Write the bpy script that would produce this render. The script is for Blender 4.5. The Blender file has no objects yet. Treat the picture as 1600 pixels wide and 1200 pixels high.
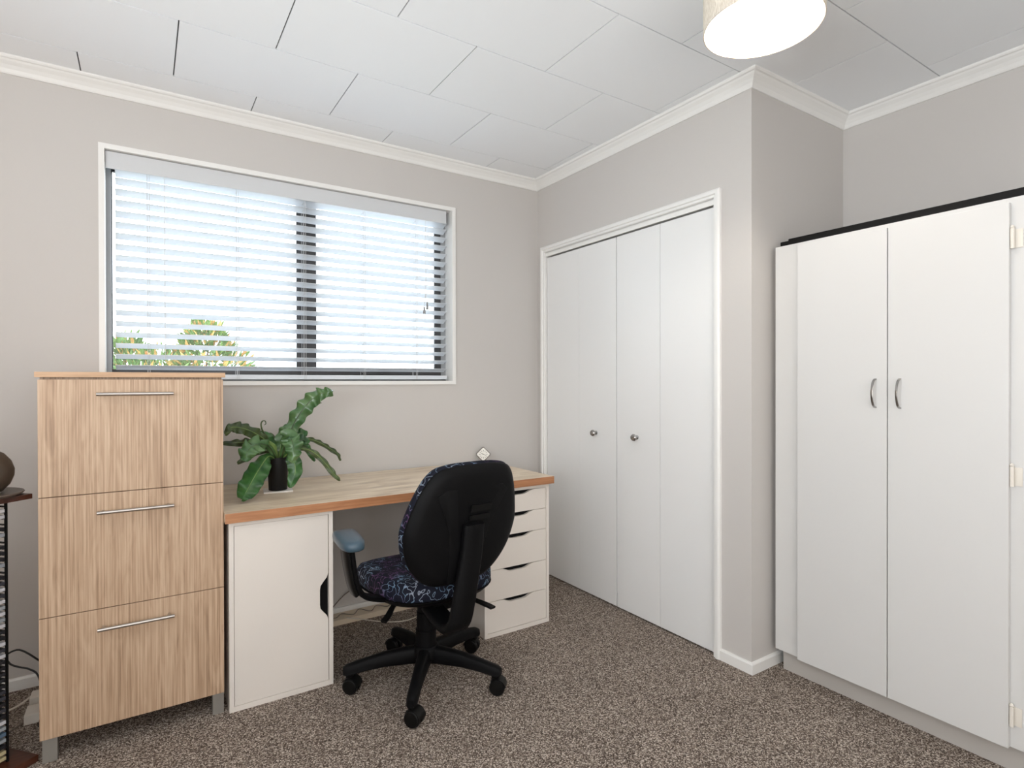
import bpy, bmesh, math, random
from mathutils import Vector, Matrix
random.seed(7)
PI = math.pi
SC = bpy.context.scene
COL = SC.collection

# ------------------------------------------------------------------ camera
YAW, PITCH, ROLL = .5767, -.0047, .0021
cam = bpy.data.objects.new('camera', bpy.data.cameras.new('camera')); COL.objects.link(cam)
cam.data.sensor_width = 36; cam.data.sensor_fit = 'HORIZONTAL'; cam.data.lens = 36 * 885.97 / 1600
cam.data.clip_start = .02
_r = Vector((math.cos(YAW), -math.sin(YAW), 0)); _f = Vector((math.sin(YAW), math.cos(YAW), 0)); _u = Vector((0, 0, 1))
_F = _f * math.cos(PITCH) + _u * math.sin(PITCH); _U = _u * math.cos(PITCH) - _f * math.sin(PITCH)
_R = _r * math.cos(ROLL) - _U * math.sin(ROLL); _V = _r * math.sin(ROLL) + _U * math.cos(ROLL)
m = Matrix((_R, _V, -_F)).transposed().to_4x4(); m.translation = Vector((0, 0, 1.2))
cam.matrix_world = m
SC.camera = cam

# ------------------------------------------------------------------ light
w = bpy.data.worlds.new('overcast_sky'); SC.world = w; w.use_nodes = True
bg = w.node_tree.nodes['Background']; bg.inputs[0].default_value = (.84, .93, 1, 1); bg.inputs[1].default_value = 7.2

def lamp(name, kind, loc, energy, color, rot=None, **kw):
    l = bpy.data.lights.new(name, kind); l.energy = energy; l.color = color
    o = bpy.data.objects.new(name, l); COL.objects.link(o); o.location = loc
    if rot: o.rotation_euler = rot
    for k, v in kw.items(): setattr(l, k, v)
    return o
por = lamp('window_portal', 'AREA', (.675, 3.06, 1.69), 1, (1, 1, 1), (-PI/2, 0, 0), shape='RECTANGLE', size=1.62, size_y=1.0)
por.data.cycles.is_portal = True
# soft fill added behind the camera, no window is built there
lamp('added_fill_rear', 'AREA', (.2, -1.1, 1.2), 33, (1, .955, .91), (PI/2-.12, 0, 0), shape='RECTANGLE', size=2.2, size_y=1.5)
lamp('added_fill_left', 'AREA', (-1.42, .1, 1.5), 92, (.88, .945, 1), (PI/2+.75, 0, -PI/2), shape='RECTANGLE', size=1.9, size_y=1.2)  # cool fill added out of view at left, tilted up towards the ceiling
# warm lamp standing off to the left
lamp('warm_side_lamp', 'POINT', (-.80, 1.85, 1.55), 3.2, (1, .66, .36), shadow_soft_size=.07)
# bulb inside the drum shade
lamp('pendant_bulb', 'POINT', (1.49, .972, 2.315), 24, (1, .90, .78), shadow_soft_size=.03)

SC.view_settings.view_transform = 'Standard'; SC.view_settings.look = 'None'
SC.view_settings.exposure = 0.09; SC.view_settings.gamma = 1; SC.view_settings.use_curve_mapping = False
try:
    SC.cycles.max_bounces = 10; SC.cycles.diffuse_bounces = 6; SC.cycles.transparent_max_bounces = 16
    SC.cycles.use_denoising = True; SC.cycles.sample_clamp_indirect = 6
except Exception: pass

# ------------------------------------------------------------------ materials
def srgb(r, g, b):
    f = lambda c: (c/255/12.92) if c/255 <= .04045 else ((c/255+.055)/1.055)**2.4
    return (f(r), f(g), f(b), 1)
def new_mat(name):
    m = bpy.data.materials.new(name); m.use_nodes = True
    nt = m.node_tree; return m, nt, nt.nodes['Principled BSDF']
def N(nt, t, **kw):
    n = nt.nodes.new(t)
    for k, v in kw.items(): setattr(n, k, v)
    return n
def plain(name, col, rough=.5, metal=0, spec=.5, bump=0, bscale=200, var=0):
    m, nt, b = new_mat(name)
    b.inputs['Base Color'].default_value = col; b.inputs['Roughness'].default_value = rough
    b.inputs['Metallic'].default_value = metal; b.inputs['Specular IOR Level'].default_value = spec
    if bump or var:
        tc = N(nt, 'ShaderNodeTexCoord'); no = N(nt, 'ShaderNodeTexNoise'); no.inputs['Scale'].default_value = bscale
        nt.links.new(tc.outputs['Object'], no.inputs['Vector'])
        if bump:
            bp = N(nt, 'ShaderNodeBump'); bp.inputs['Strength'].default_value = bump; bp.inputs['Distance'].default_value = .002
            nt.links.new(no.outputs['Fac'], bp.inputs['Height']); nt.links.new(bp.outputs[0], b.inputs['Normal'])
        if var:
            n2 = N(nt, 'ShaderNodeTexNoise'); n2.inputs['Scale'].default_value = 3
            nt.links.new(tc.outputs['Object'], n2.inputs['Vector'])
            mx = N(nt, 'ShaderNodeMix', data_type='RGBA'); mx.inputs['A'].default_value = tuple(c*(1-var) for c in col[:3])+(1,)
            mx.inputs['B'].default_value = tuple(min(1, c*(1+var)) for c in col[:3])+(1,)
            nt.links.new(n2.outputs['Fac'], mx.inputs['Factor']); nt.links.new(mx.outputs['Result'], b.inputs['Base Color'])
    return m
def ramp(nt, stops):
    r = N(nt, 'ShaderNodeValToRGB')
    while len(r.color_ramp.elements) < len(stops): r.color_ramp.elements.new(.5)
    for e, (p, c) in zip(r.color_ramp.elements, stops): e.position = p; e.color = c
    return r
def wood(name, scale, stops, rough=.45, fine=1.0, knots=.35):
    m, nt, b = new_mat(name)
    tc = N(nt, 'ShaderNodeTexCoord'); mp = N(nt, 'ShaderNodeMapping'); mp.inputs['Scale'].default_value = scale
    nt.links.new(tc.outputs['Object'], mp.inputs['Vector'])
    a = N(nt, 'ShaderNodeTexNoise'); a.inputs['Scale'].default_value = 1.0; a.inputs['Detail'].default_value = 8; a.inputs['Roughness'].default_value = .62; a.inputs['Distortion'].default_value = .08
    nt.links.new(mp.outputs[0], a.inputs['Vector'])
    m2 = N(nt, 'ShaderNodeMapping'); m2.inputs['Scale'].default_value = tuple(s*.16 if s > 10 else s*1.6 for s in scale)
    nt.links.new(tc.outputs['Object'], m2.inputs['Vector'])
    c = N(nt, 'ShaderNodeTexNoise'); c.inputs['Scale'].default_value = 1; c.inputs['Detail'].default_value = 3; c.inputs['Distortion'].default_value = 1.6
    nt.links.new(m2.outputs[0], c.inputs['Vector'])
    mx = N(nt, 'ShaderNodeMix', data_type='FLOAT'); mx.inputs[0].default_value = knots
    nt.links.new(a.outputs['Fac'], mx.inputs[2]); nt.links.new(c.outputs['Fac'], mx.inputs[3])
    r = ramp(nt, stops); nt.links.new(mx.outputs[0], r.inputs[0]); nt.links.new(r.outputs[0], b.inputs['Base Color'])
    b.inputs['Roughness'].default_value = rough
    bp = N(nt, 'ShaderNodeBump'); bp.inputs['Strength'].default_value = .12; bp.inputs['Distance'].default_value = .001
    nt.links.new(a.outputs['Fac'], bp.inputs['Height']); nt.links.new(bp.outputs[0], b.inputs['Normal'])
    return m

M = {}
M['wall'] = plain('wall_paint', srgb(199, 195, 191), .75, bump=.05, bscale=160)
M['ceil'] = plain('ceiling_paint', srgb(240, 242, 244), .7)
M['dark_gap'] = plain('dark_gap', srgb(70, 70, 70), .9)
M['trim'] = plain('white_gloss_trim', srgb(234, 233, 230), .4)
M['door'] = plain('white_door_paint', srgb(232, 232, 231), .38, bump=.03, bscale=60)
M['cab'] = plain('cabinet_paint', srgb(210, 209, 207), .36, bump=.05, bscale=45)
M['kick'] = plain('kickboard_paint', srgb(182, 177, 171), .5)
M['white_lam'] = plain('white_laminate', srgb(226, 219, 211), .35)
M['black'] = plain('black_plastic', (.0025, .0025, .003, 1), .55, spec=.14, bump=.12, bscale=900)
M['black2'] = plain('satin_black_plastic', (.004, .004, .004, 1), .42, spec=.2)
M['pad'] = plain('armrest_rubber', (.04, .075, .105, 1), .36)
M['steel'] = plain('brushed_steel', (.46, .43, .40, 1), .32, 1)
M['chrome'] = plain('chrome', (.42, .41, .40, 1), .2, 1)
M['leg'] = plain('grey_painted_metal', srgb(138, 134, 128), .45, .2)
M['alu'] = plain('dark_bronze_aluminium', (.05, .05, .052, 1), .4, .3)
M['alu2'] = plain('grey_aluminium', (.30, .31, .32, 1), .4, .3)
M['blind'] = plain('white_slat', srgb(214, 219, 224), .4)
M['valance'] = plain('pale_grey_valance', srgb(205, 207, 209), .45)
M['cord'] = plain('white_cord', srgb(205, 205, 205), .7)
M['tassel'] = plain('grey_tassel', srgb(150, 150, 150), .5)
M['blackbar'] = plain('black_case', (.004, .0035, .0035, 1), .6, spec=.2)
M['pot'] = plain('black_pot', (.004, .004, .004, 1), .5, spec=.3)
M['soil'] = plain('potting_soil', (.02, .014, .01, 1), .95)
M['coaster'] = plain('white_coaster', srgb(214, 208, 202), .4)
M['cable_w'] = plain('white_cable', srgb(205, 196, 182), .5)
M['cable_g'] = plain('grey_cable', srgb(110, 100, 92), .5)
M['cable_b'] = plain('black_cable', (.01, .01, .01, 1), .5)
M['duct'] = plain('white_conduit', srgb(224, 208, 184), .5)
M['plastic_w'] = plain('white_plastic', srgb(222, 216, 206), .45)
M['vase'] = plain('brown_stoneware', srgb(72, 60, 50), .42, bump=.25, bscale=90, var=.35)
M['dish'] = plain('dark_slate', srgb(92, 80, 72), .45, var=.3)
M['cdcase'] = plain('clear_cd_plastic', (.03, .03, .032, 1), .2)
M['oak'] = wood('pale_oak_laminate', (240, 240, 2.6), [(.33, srgb(140, 112, 89)), (.44, srgb(174, 145, 118)), (.54, srgb(193, 165, 138)), (.68, srgb(210, 185, 159))], knots=.3)
M['oak_top'] = wood('pale_oak_edge', (4, 90, 150), [(.3, srgb(172, 138, 106)), (.5, srgb(196, 160, 126)), (.7, srgb(210, 178, 146))])
M['desk'] = wood('ash_desktop', (1.6, 42, 42), [(.34, srgb(172, 150, 126)), (.45, srgb(204, 184, 158)), (.55, srgb(222, 205, 180)), (.68, srgb(234, 220, 198))], rough=.33, knots=.5)
M['edge'] = wood('orange_wood_edge', (3, 60, 130), [(.3, srgb(146, 96, 64)), (.5, srgb(172, 118, 80)), (.7, srgb(192, 140, 100))])
M['maho'] = wood('mahogany', (4, 60, 60), [(.3, srgb(46, 22, 14)), (.5, srgb(72, 38, 25)), (.7, srgb(92, 52, 36))], rough=.3)

# carpet
m, nt, b = new_mat('speckled_carpet'); M['carpet'] = m
tc = N(nt, 'ShaderNodeTexCoord')
n1 = N(nt, 'ShaderNodeTexVoronoi'); n1.inputs['Scale'].default_value = 300
n3 = N(nt, 'ShaderNodeSeparateColor'); nt.links.new(n1.outputs['Color'], n3.inputs[0])
n2 = N(nt, 'ShaderNodeTexNoise'); n2.inputs['Scale'].default_value = 5
nt.links.new(tc.outputs['Object'], n1.inputs['Vector']); nt.links.new(tc.outputs['Object'], n2.inputs['Vector'])
r = ramp(nt, [(.05, srgb(66, 57, 51)), (.35, srgb(102, 90, 82)), (.65, srgb(142, 129, 118)), (.95, srgb(204, 192, 180))])
nt.links.new(n3.outputs[0], r.inputs[0])
mx = N(nt, 'ShaderNodeMix', data_type='RGBA', blend_type='MULTIPLY'); mx.inputs['Factor'].default_value = 1
r2 = ramp(nt, [(.3, (.88, .88, .88, 1)), (.7, (1, 1, 1, 1))]); nt.links.new(n2.outputs['Fac'], r2.inputs[0])
nt.links.new(r.outputs[0], mx.inputs['A']); nt.links.new(r2.outputs[0], mx.inputs['B']); nt.links.new(mx.outputs['Result'], b.inputs['Base Color'])
b.inputs['Roughness'].default_value = .95; b.inputs['Specular IOR Level'].default_value = .1
bp = N(nt, 'ShaderNodeBump'); bp.inputs['Strength'].default_value = .5; bp.inputs['Distance'].default_value = .002
nt.links.new(n1.outputs['Distance'], bp.inputs['Height']); nt.links.new(bp.outputs[0], b.inputs['Normal'])

# chair fabric: black with pale blue squiggles and purple patches
m, nt, b = new_mat('squiggle_fabric'); M['fabric'] = m
tc = N(nt, 'ShaderNodeTexCoord')
n1 = N(nt, 'ShaderNodeTexNoise'); n1.inputs['Scale'].default_value = 42; n1.inputs['Detail'].default_value = .3; n1.inputs['Distortion'].default_value = .7
nt.links.new(tc.outputs['Object'], n1.inputs['Vector'])
r = ramp(nt, [(.445, (0, 0, 0, 1)), (.47, (1, 1, 1, 1)), (.50, (1, 1, 1, 1)), (.525, (0, 0, 0, 1))]); nt.links.new(n1.outputs['Fac'], r.inputs[0])
n2 = N(nt, 'ShaderNodeTexNoise'); n2.inputs['Scale'].default_value = 7; nt.links.new(tc.outputs['Object'], n2.inputs['Vector'])
r2 = ramp(nt, [(.36, (.22, .25, .31, 1)), (.5, (.12, .20, .29, 1)), (.6, (.10, .05, .12, 1))]); nt.links.new(n2.outputs['Fac'], r2.inputs[0])
mx = N(nt, 'ShaderNodeMix', data_type='RGBA'); mx.inputs['A'].default_value = (.005, .006, .014, 1)
nt.links.new(r.outputs[0], mx.inputs['Factor']); nt.links.new(r2.outputs[0], mx.inputs['B']); nt.links.new(mx.outputs['Result'], b.inputs['Base Color'])
b.inputs['Roughness'].default_value = .75; b.inputs['Specular IOR Level'].default_value = .2

# fern leaf
def leafmat(name, c1, c2, rough=.32):
    m, nt, b = new_mat(name)
    tc = N(nt, 'ShaderNodeTexCoord'); n = N(nt, 'ShaderNodeTexNoise'); n.inputs['Scale'].default_value = 22
    nt.links.new(tc.outputs['Object'], n.inputs['Vector'])
    r = ramp(nt, [(.3, c1), (.7, c2)]); nt.links.new(n.outputs['Fac'], r.inputs[0]); nt.links.new(r.outputs[0], b.inputs['Base Color'])
    b.inputs['Roughness'].default_value = rough
    b.inputs['Transmission Weight'].default_value = 0
    return m
M['leaf'] = leafmat('fern_green', (.012, .060, .014, 1), (.040, .13, .025, 1))
M['leaf_pale'] = leafmat('fern_pale_green', (.045, .115, .04, 1), (.11, .20, .075, 1), .22)
M['leaf_olive'] = leafmat('fern_olive', (.025, .045, .014, 1), (.065, .095, .025, 1), .4)
M['stem'] = leafmat('fern_stem', (.12, .20, .05, 1), (.20, .30, .08, 1), .45)
M['bush_g'] = leafmat('shrub_green', (.05, .14, .03, 1), (.16, .26, .06, 1), .5)
M['bush_o'] = leafmat('shrub_orange', (.45, .20, .06, 1), (.55, .40, .12, 1), .5)
M['bark'] = plain('shrub_bark', srgb(96, 76, 58), .9)
M['ground'] = plain('pale_paving', srgb(200, 200, 196), .9, var=.1)
M['clockface'] = plain('clock_face', srgb(236, 234, 228), .4)
M['ink'] = plain('clock_ink', (.02, .02, .02, 1), .5)

# glass: clear pane with a faint reflection
m, nt, b = new_mat('window_glass'); M['glass'] = m
tr = N(nt, 'ShaderNodeBsdfTransparent'); gl = N(nt, 'ShaderNodeBsdfGlossy'); gl.inputs['Roughness'].default_value = 0
fr = N(nt, 'ShaderNodeFresnel'); fr.inputs['IOR'].default_value = 1.3
ms = N(nt, 'ShaderNodeMixShader'); nt.links.new(fr.outputs[0], ms.inputs[0]); nt.links.new(tr.outputs[0], ms.inputs[1]); nt.links.new(gl.outputs[0], ms.inputs[2])
nt.links.new(ms.outputs[0], nt.nodes['Material Output'].inputs['Surface'])
# lamp diffuser: glowing, half lets the bulb through
m, nt, b = new_mat('lamp_diffuser'); M['diffuser'] = m
tr = N(nt, 'ShaderNodeBsdfTransparent'); em = N(nt, 'ShaderNodeEmission'); em.inputs[0].default_value = (1, .97, .92, 1); em.inputs[1].default_value = 1.7
ms = N(nt, 'ShaderNodeMixShader'); ms.inputs[0].default_value = .3
nt.links.new(tr.outputs[0], ms.inputs[1]); nt.links.new(em.outputs[0], ms.inputs[2]); nt.links.new(ms.outputs[0], nt.nodes['Material Output'].inputs['Surface'])
# linen lamp shade
m, nt, b = new_mat('linen_shade'); M['shade'] = m
tc = N(nt, 'ShaderNodeTexCoord'); mp = N(nt, 'ShaderNodeMapping'); mp.inputs['Scale'].default_value = (560, 560, 70)
no = N(nt, 'ShaderNodeTexNoise'); no.inputs['Scale'].default_value = 1; nt.links.new(tc.outputs['Object'], mp.inputs[0]); nt.links.new(mp.outputs[0], no.inputs['Vector'])
r = ramp(nt, [(.35, srgb(196, 184, 166)), (.65, srgb(232, 224, 210))]); nt.links.new(no.outputs['Fac'], r.inputs[0]); nt.links.new(r.outputs[0], b.inputs['Base Color'])
b.inputs['Roughness'].default_value = .9

# ------------------------------------------------------------------ mesh helpers (all coordinates in world metres)
class MB:
    def __init__(s): s.bm = bmesh.new(); s.mi = 0
    def face(s, vs):
        try:
            f = s.bm.faces.new(vs); f.material_index = s.mi; return f
        except ValueError: return None
    def box(s, x0, x1, y0, y1, z0, z1, bev=0, M4=None):
        r = bmesh.ops.create_cube(s.bm, size=1)
        vs = r['verts']
        for v in vs:
            v.co = Vector(((x0+x1)/2 + v.co.x*(x1-x0), (y0+y1)/2 + v.co.y*(y1-y0), (z0+z1)/2 + v.co.z*(z1-z0)))
        if bev:
            ed = list({e for v in vs for e in v.link_edges})
            rr = bmesh.ops.bevel(s.bm, geom=ed, offset=bev, segments=2, affect='EDGES', profile=.7)
            vs = list({v for f in rr['faces'] for v in f.verts} | {v for v in vs if v.is_valid})
        if s.mi:
            for v in vs:
                for f in v.link_faces: f.material_index = s.mi
        if M4: 
            for v in vs: v.co = M4 @ v.co
        return s
    def loft(s, rings, closed=True, cap0=True, cap1=True):
        R = [[s.bm.verts.new(p) for p in ring] for ring in rings]
        n = len(R[0])
        for a, b in zip(R, R[1:]):
            for i in range(n if closed else n-1):
                j = (i+1) % n; s.face((a[i], a[j], b[j], b[i]))
        if closed and cap0: s.face(list(reversed(R[0])))
        if closed and cap1: s.face(R[-1])
        return s
    def tube(s, pts, r, n=10, smoothpath=True):
        pts = [Vector(p) for p in pts]
        if smoothpath and len(pts) > 2: pts = catmull(pts, 6)
        rings = []; up = None
        for i, p in enumerate(pts):
            t = (pts[min(i+1, len(pts)-1)] - pts[max(i-1, 0)]).normalized()
            if up is None: up = Vector((0, 0, 1)) if abs(t.z) < .9 else Vector((1, 0, 0))
            a = t.cross(up).normalized(); up = a.cross(t).normalized()
            rr = r(i/(len(pts)-1)) if callable(r) else r
            rings.append([p + (a*math.cos(k*2*PI/n) + up*math.sin(k*2*PI/n))*rr for k in range(n)])
        return s.loft(rings)
    def ribbon(s, pts, wv, width, thick, n=1):   # flat bar following pts, width along wv
        pts = catmull([Vector(p) for p in pts], 6); wv = Vector(wv).normalized(); rings = []
        for i, p in enumerate(pts):
            t = (pts[min(i+1, len(pts)-1)] - pts[max(i-1, 0)]).normalized(); nn = t.cross(wv).normalized()
            W = width(i/(len(pts)-1)) if callable(width) else width
            ch = min(W, thick)*.25; c = []
            for (a, b2) in ((-W/2+ch, -thick/2), (W/2-ch, -thick/2), (W/2, -thick/2+ch), (W/2, thick/2-ch), (W/2-ch, thick/2), (-W/2+ch, thick/2), (-W/2, thick/2-ch), (-W/2, -thick/2+ch)):
                c.append(p + wv*a + nn*b2)
            rings.append(c)
        return s.loft(rings)
    def lathe(s, prof, c, axis=(0, 0, 1), n=32, cap=True):
        ax = Vector(axis).normalized(); a = ax.orthogonal().normalized(); b = ax.cross(a); c = Vector(c)
        rings = [[c + ax*z + (a*math.cos(2*PI*k/n) + b*math.sin(2*PI*k/n))*max(r, 1e-5) for k in range(n)] for r, z in prof]
        return s.loft(rings, cap0=cap, cap1=cap)
    def prism(s, poly, off):   # polygon (3d list) extruded by vector
        off = Vector(off); return s.loft([[Vector(p) for p in poly], [Vector(p)+off for p in poly]])
def catmull(P, n):
    out = []
    for i in range(len(P)-1):
        p0 = P[max(i-1, 0)]; p1 = P[i]; p2 = P[i+1]; p3 = P[min(i+2, len(P)-1)]
        for k in range(n):
            t = k/n; out.append(.5*((2*p1) + (p2-p0)*t + (2*p0-5*p1+4*p2-p3)*t*t + (3*p1-p0-3*p2+p3)*t*t*t))
    out.append(P[-1].copy()); return out
def wloc(o):
    v = Vector((0, 0, 0))
    while o: v = v + Vector(o.location); o = o.parent
    return v
def build(name, mb, mats, parent=None, smooth=False, origin=None, angle=35):
    bm = mb.bm; bmesh.ops.recalc_face_normals(bm, faces=bm.faces)
    off = wloc(parent) if parent else Vector(origin or (0, 0, 0))
    for v in bm.verts: v.co -= off
    me = bpy.data.meshes.new(name); bm.to_mesh(me); bm.free()
    for mm in (mats if isinstance(mats, (list, tuple)) else [mats]): me.materials.append(mm)
    if smooth:
        for p in me.polygons: p.use_smooth = True
        try: me.set_sharp_from_angle(angle=math.radians(angle))
        except Exception: pass
    o = bpy.data.objects.new(name, me); COL.objects.link(o)
    if parent: o.parent = parent
    else: o.location = off
    return o
def thing(name, label, cat, loc, group=None):
    o = bpy.data.objects.new(name, None); COL.objects.link(o); o.location = loc; o.empty_display_size = .1
    return tag(o, label, cat, group)
def tag(o, label, cat, group=None):
    o['label'] = label; o['category'] = cat
    if group: o['group'] = group
    return o
def struct(o, label=None, cat=None):
    o['kind'] = 'structure'
    if label: o['label'] = label
    if cat: o['category'] = cat
    return o

# ------------------------------------------------------------------ room shell
YW, X1, YO, XI, ZC = 2.909, 2.085, 1.409, 2.804, 2.45
XL, YB = -1.5, -1.3
WX0, WX1, WZ0, WZ1 = -.131, 1.481, 1.204, 2.172       # window opening
b = MB(); b.box(XL-.1, XI+.1, YB-.1, YW+.12, -.1, 0)
struct(build('floor', b, M['carpet']), 'grey brown speckled carpet floor of the room', 'floor')

b = MB(); b.mi = 1; b.box(XL-.1, XI+.1, YB-.1, YW+.12, ZC+.006, ZC+.1); b.mi = 0
G = .0022
row = 0; y1 = 3.126
while y1 > YB:
    y0 = y1 - .4255; xo = -.205 + (0 if row % 2 == 0 else .314) - .628*3
    while xo < XI:
        a0, a1 = max(xo, XL-.05)+G, min(xo+.628, XI+.05)-G; c0, c1 = max(y0, YB-.05)+G, min(y1, YW+.05)-G
        if a1 > a0+.01 and c1 > c0+.01: b.box(a0, a1, c0, c1, ZC, ZC+.007)
        xo += .628
    y1 = y0; row += 1
struct(build('ceiling', b, [M['ceil'], M['dark_gap']]), 'white ceiling of staggered rectangular panels', 'ceiling')

def wall(name, boxes, label):
    b = MB()
    for bx in boxes: b.box(*bx)
    return struct(build(name, b, M['wall']), label, 'wall')
T = .12
wall('wall_back', [(XL-.1, WX0-.015, YW, YW+T, 0, ZC+.01), (WX1+.015, XI+.1, YW, YW+T, 0, ZC+.01), (WX0-.015, WX1+.015, YW, YW+T, 0, WZ0-.015), (WX0-.015, WX1+.015, YW, YW+T, WZ1+.015, ZC+.01)], 'pale grey painted wall around the window with blinds')
wall('wall_right', [(X1, X1+.1, YO, 1.585, 0, ZC+.01), (X1, X1+.1, 2.83, YW, 0, ZC+.01), (X1, X1+.1, 1.585, 2.83, 2.0, ZC+.01)], 'pale grey wall around the built-in wardrobe doors')
wall('wall_right_return', [(X1+.1, XI, YO, YO+.1, 0, ZC+.01)], 'short shaded wall between wardrobe corner and white cupboard')
wall('wall_right_recess', [(XI, XI+.1, YB-.1, YW, 0, ZC+.01)], 'greige wall behind the tall white cupboard')
wall('wall_left', [(XL-.1, XL, YB-.1, YW, 0, ZC+.01)], 'painted wall on the left side of the room')
wall('wall_front', [(XL-.1, XI+.1, YB-.1, YB, 0, ZC+.01)], 'painted wall behind the photographer')

# sweeps along walls; room lies to the right of the walking direction
PATH = [(XL, YB), (XL, YW), (X1, YW), (X1, YO), (XI, YO), (XI, YB)]
def offs(i, d):   # mitred offset of path corner i
    P = [Vector(p) for p in PATH]; n = len(P)
    def nrm(a, c): t = (c-a).normalized(); return Vector((t.y, -t.x))
    if i == 0: return P[0] + nrm(P[0], P[1])*d
    if i == n-1: return P[-1] + nrm(P[-2], P[-1])*d
    n1 = nrm(P[i-1], P[i]); n2 = nrm(P[i], P[i+1]); return P[i] + (n1+n2)*d
COVE = [(0, 2.393), (.006, 2.393), (.010, 2.398), (.016, 2.409), (.026, 2.421), (.038, 2.431), (.043, 2.437), (.050, 2.439), (.054, 2.444), (.054, ZC), (0, ZC)]
def run(i, prof, a=None, c=None):
    b = MB(); r0, r1 = [], []
    for d, z in prof:
        p, q = offs(i, d), offs(i+1, d)
        if a is not None: t = a; p = Vector((p.x if PATH[i][0] == PATH[i+1][0] else t, p.y if PATH[i][1] == PATH[i+1][1] else t))
        if c is not None: t = c; q = Vector((q.x if PATH[i][0] == PATH[i+1][0] else t, q.y if PATH[i][1] == PATH[i+1][1] else t))
        r0.append(Vector((p.x, p.y, z))); r1.append(Vector((q.x, q.y, z)))
    b.loft([r0, r1]); return b
names = ['left wall', 'window wall', 'wardrobe wall', 'short return wall', 'wall behind the cupboard']
for i in range(5):
    struct(build('trim_%d' % (i+1), run(i, COVE), M['trim']), 'white coved cornice along the top of the ' + names[i], 'cornice')
BASE = [(0, 0), (.012, 0), (.012, .040), (.008, .047), (0, .047)]
struct(build('baseboard_left', run(0, BASE), M['trim']), 'low white baseboard on the left wall', 'baseboard')
struct(build('baseboard_back', run(1, BASE), M['trim']), 'low white baseboard under the window', 'baseboard')
struct(build('baseboard_right', run(2, BASE, a=1.553), M['trim']), 'short white baseboard at the wardrobe corner', 'baseboard')
struct(build('baseboard_right_return', run(3, BASE), M['trim']), 'short white baseboard beside the tall cupboard', 'baseboard')

# wardrobe architrave + track (trim_6, trim_7)
b = MB()
ap = [(0, .0), (.0, .012), (.008, .017), (.02, .017), (.024, .010), (.033, .010), (.036, 0)]   # distance inward from outer edge, projection
A0, A1, AZ = 2.862, 1.553, 2.029
def ring(y, z, dy, dz): return [Vector((X1 - pr, y + dy*d, z + dz*d)) for d, pr in ap]
b.loft([ring(A0, 0, -1, 0), ring(A0, AZ, -1, -1)]); b.loft([ring(A0, AZ, -1, -1), ring(A1, AZ, 1, -1)]); b.loft([ring(A1, AZ, 1, -1), ring(A1, 0, 1, 0)])
b.box(X1-.002, X1+.1, 2.826, 2.83, 0, 2.0); b.box(X1-.002, X1+.1, 1.585, 1.589, 0, 2.0)
struct(build('trim_6', b, M['trim']), 'white moulded architrave framing the wardrobe doors', 'architrave')
b = MB(); b.box(X1+.008, X1+.05, 1.589, 2.826, 1.972, 2.0); b.box(X1+.004, X1+.010, 1.589, 2.826, 1.968, 1.99)
struct(build('trim_7', b, M['trim']), 'white sliding track above the wardrobe doors', 'track')

# wardrobe bifold doors
def bifold(n, ys, knob, lab):
    root = bpy.data.objects.new('door_%d' % n, None); COL.objects.link(root); root.location = (X1+.03, (ys[0]+ys[-1])/2, 0); struct(root, lab, 'door')
    for k in range(len(ys)-1):
        b = MB(); b.box(X1+.012, X1+.045, ys[k+1]+(.0005 if n == 1 and k == 0 else .0013), ys[k]-(.0005 if n == 1 and k == 1 else .0013), .008, 1.960, bev=.0012)
        p = build('door_panel', b, M['door'], root)
        if k == knob[0]:
            b = MB(); b.lathe([(.011, 0), (.011, .003), (.006, .006), (.006, .016), (.014, .018), (.0175, .023), (.0175, .028), (.013, .034), (.004, .036)], (X1+.012, knob[1], .915), (-1, 0, 0), 20)
            for a in range(10):
                t = 2*PI*a/10; b.tube([(X1+.012-.024, knob[1]+.017*math.cos(t), .915+.017*math.sin(t)), (X1+.012-.034, knob[1]+.008*math.cos(t), .915+.008*math.sin(t))], .0022, 6, False)
            build('knob', b, M['chrome'], p, smooth=True)
bifold(1, [2.822, 2.518, 2.213], (1, 2.372), 'left pair of white folding wardrobe doors with a crystal cut knob')
bifold(2, [2.209, 1.909, 1.595], (0, 2.062), 'right pair of white folding wardrobe doors, nearest the room corner')

# ------------------------------------------------------------------ window
root = bpy.data.objects.new('window_1', None); COL.objects.link(root); root.location = (.675, YW, WZ0); struct(root, 'wide window with dark aluminium sliding frame', 'window')
b = MB()
ox0, ox1, oz0, oz1, py = WX0-.021, WX1+.021, WZ0-.020, WZ1+.021, YW-.012
b.box(ox0, WX0, py, YW, oz0, oz1); b.box(WX1, ox1, py, YW, oz0, oz1); b.box(WX0, WX1, py, YW, WZ1, oz1); b.box(WX0, WX1, py, YW, oz0, WZ0)
build('window_architrave', b, M['trim'], root)
b = MB()
b.box(WX0-.014, WX0, YW, YW+.115, WZ0-.014, WZ1+.014); b.box(WX1, WX1+.014, YW, YW+.115, WZ0-.014, WZ1+.014)
b.box(WX0, WX1, YW, YW+.115, WZ1, WZ1+.014); b.box(WX0, WX1, YW, YW+.115, WZ0-.014, WZ0)
build('window_reveal', b, M['trim'], root)
b = MB(); fy0, fy1 = YW+.078, YW+.118
b.box(WX0, WX0+.018, fy0, fy1, WZ0, WZ1); b.box(WX1-.03, WX1, fy0, fy1, WZ0, WZ1); b.box(WX0, WX1, fy0, fy1, WZ0, WZ0+.03); b.box(WX0, WX1, fy0, fy1, WZ1-.03, WZ1)
build('window_frame', b, M['alu2'], root)
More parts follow.
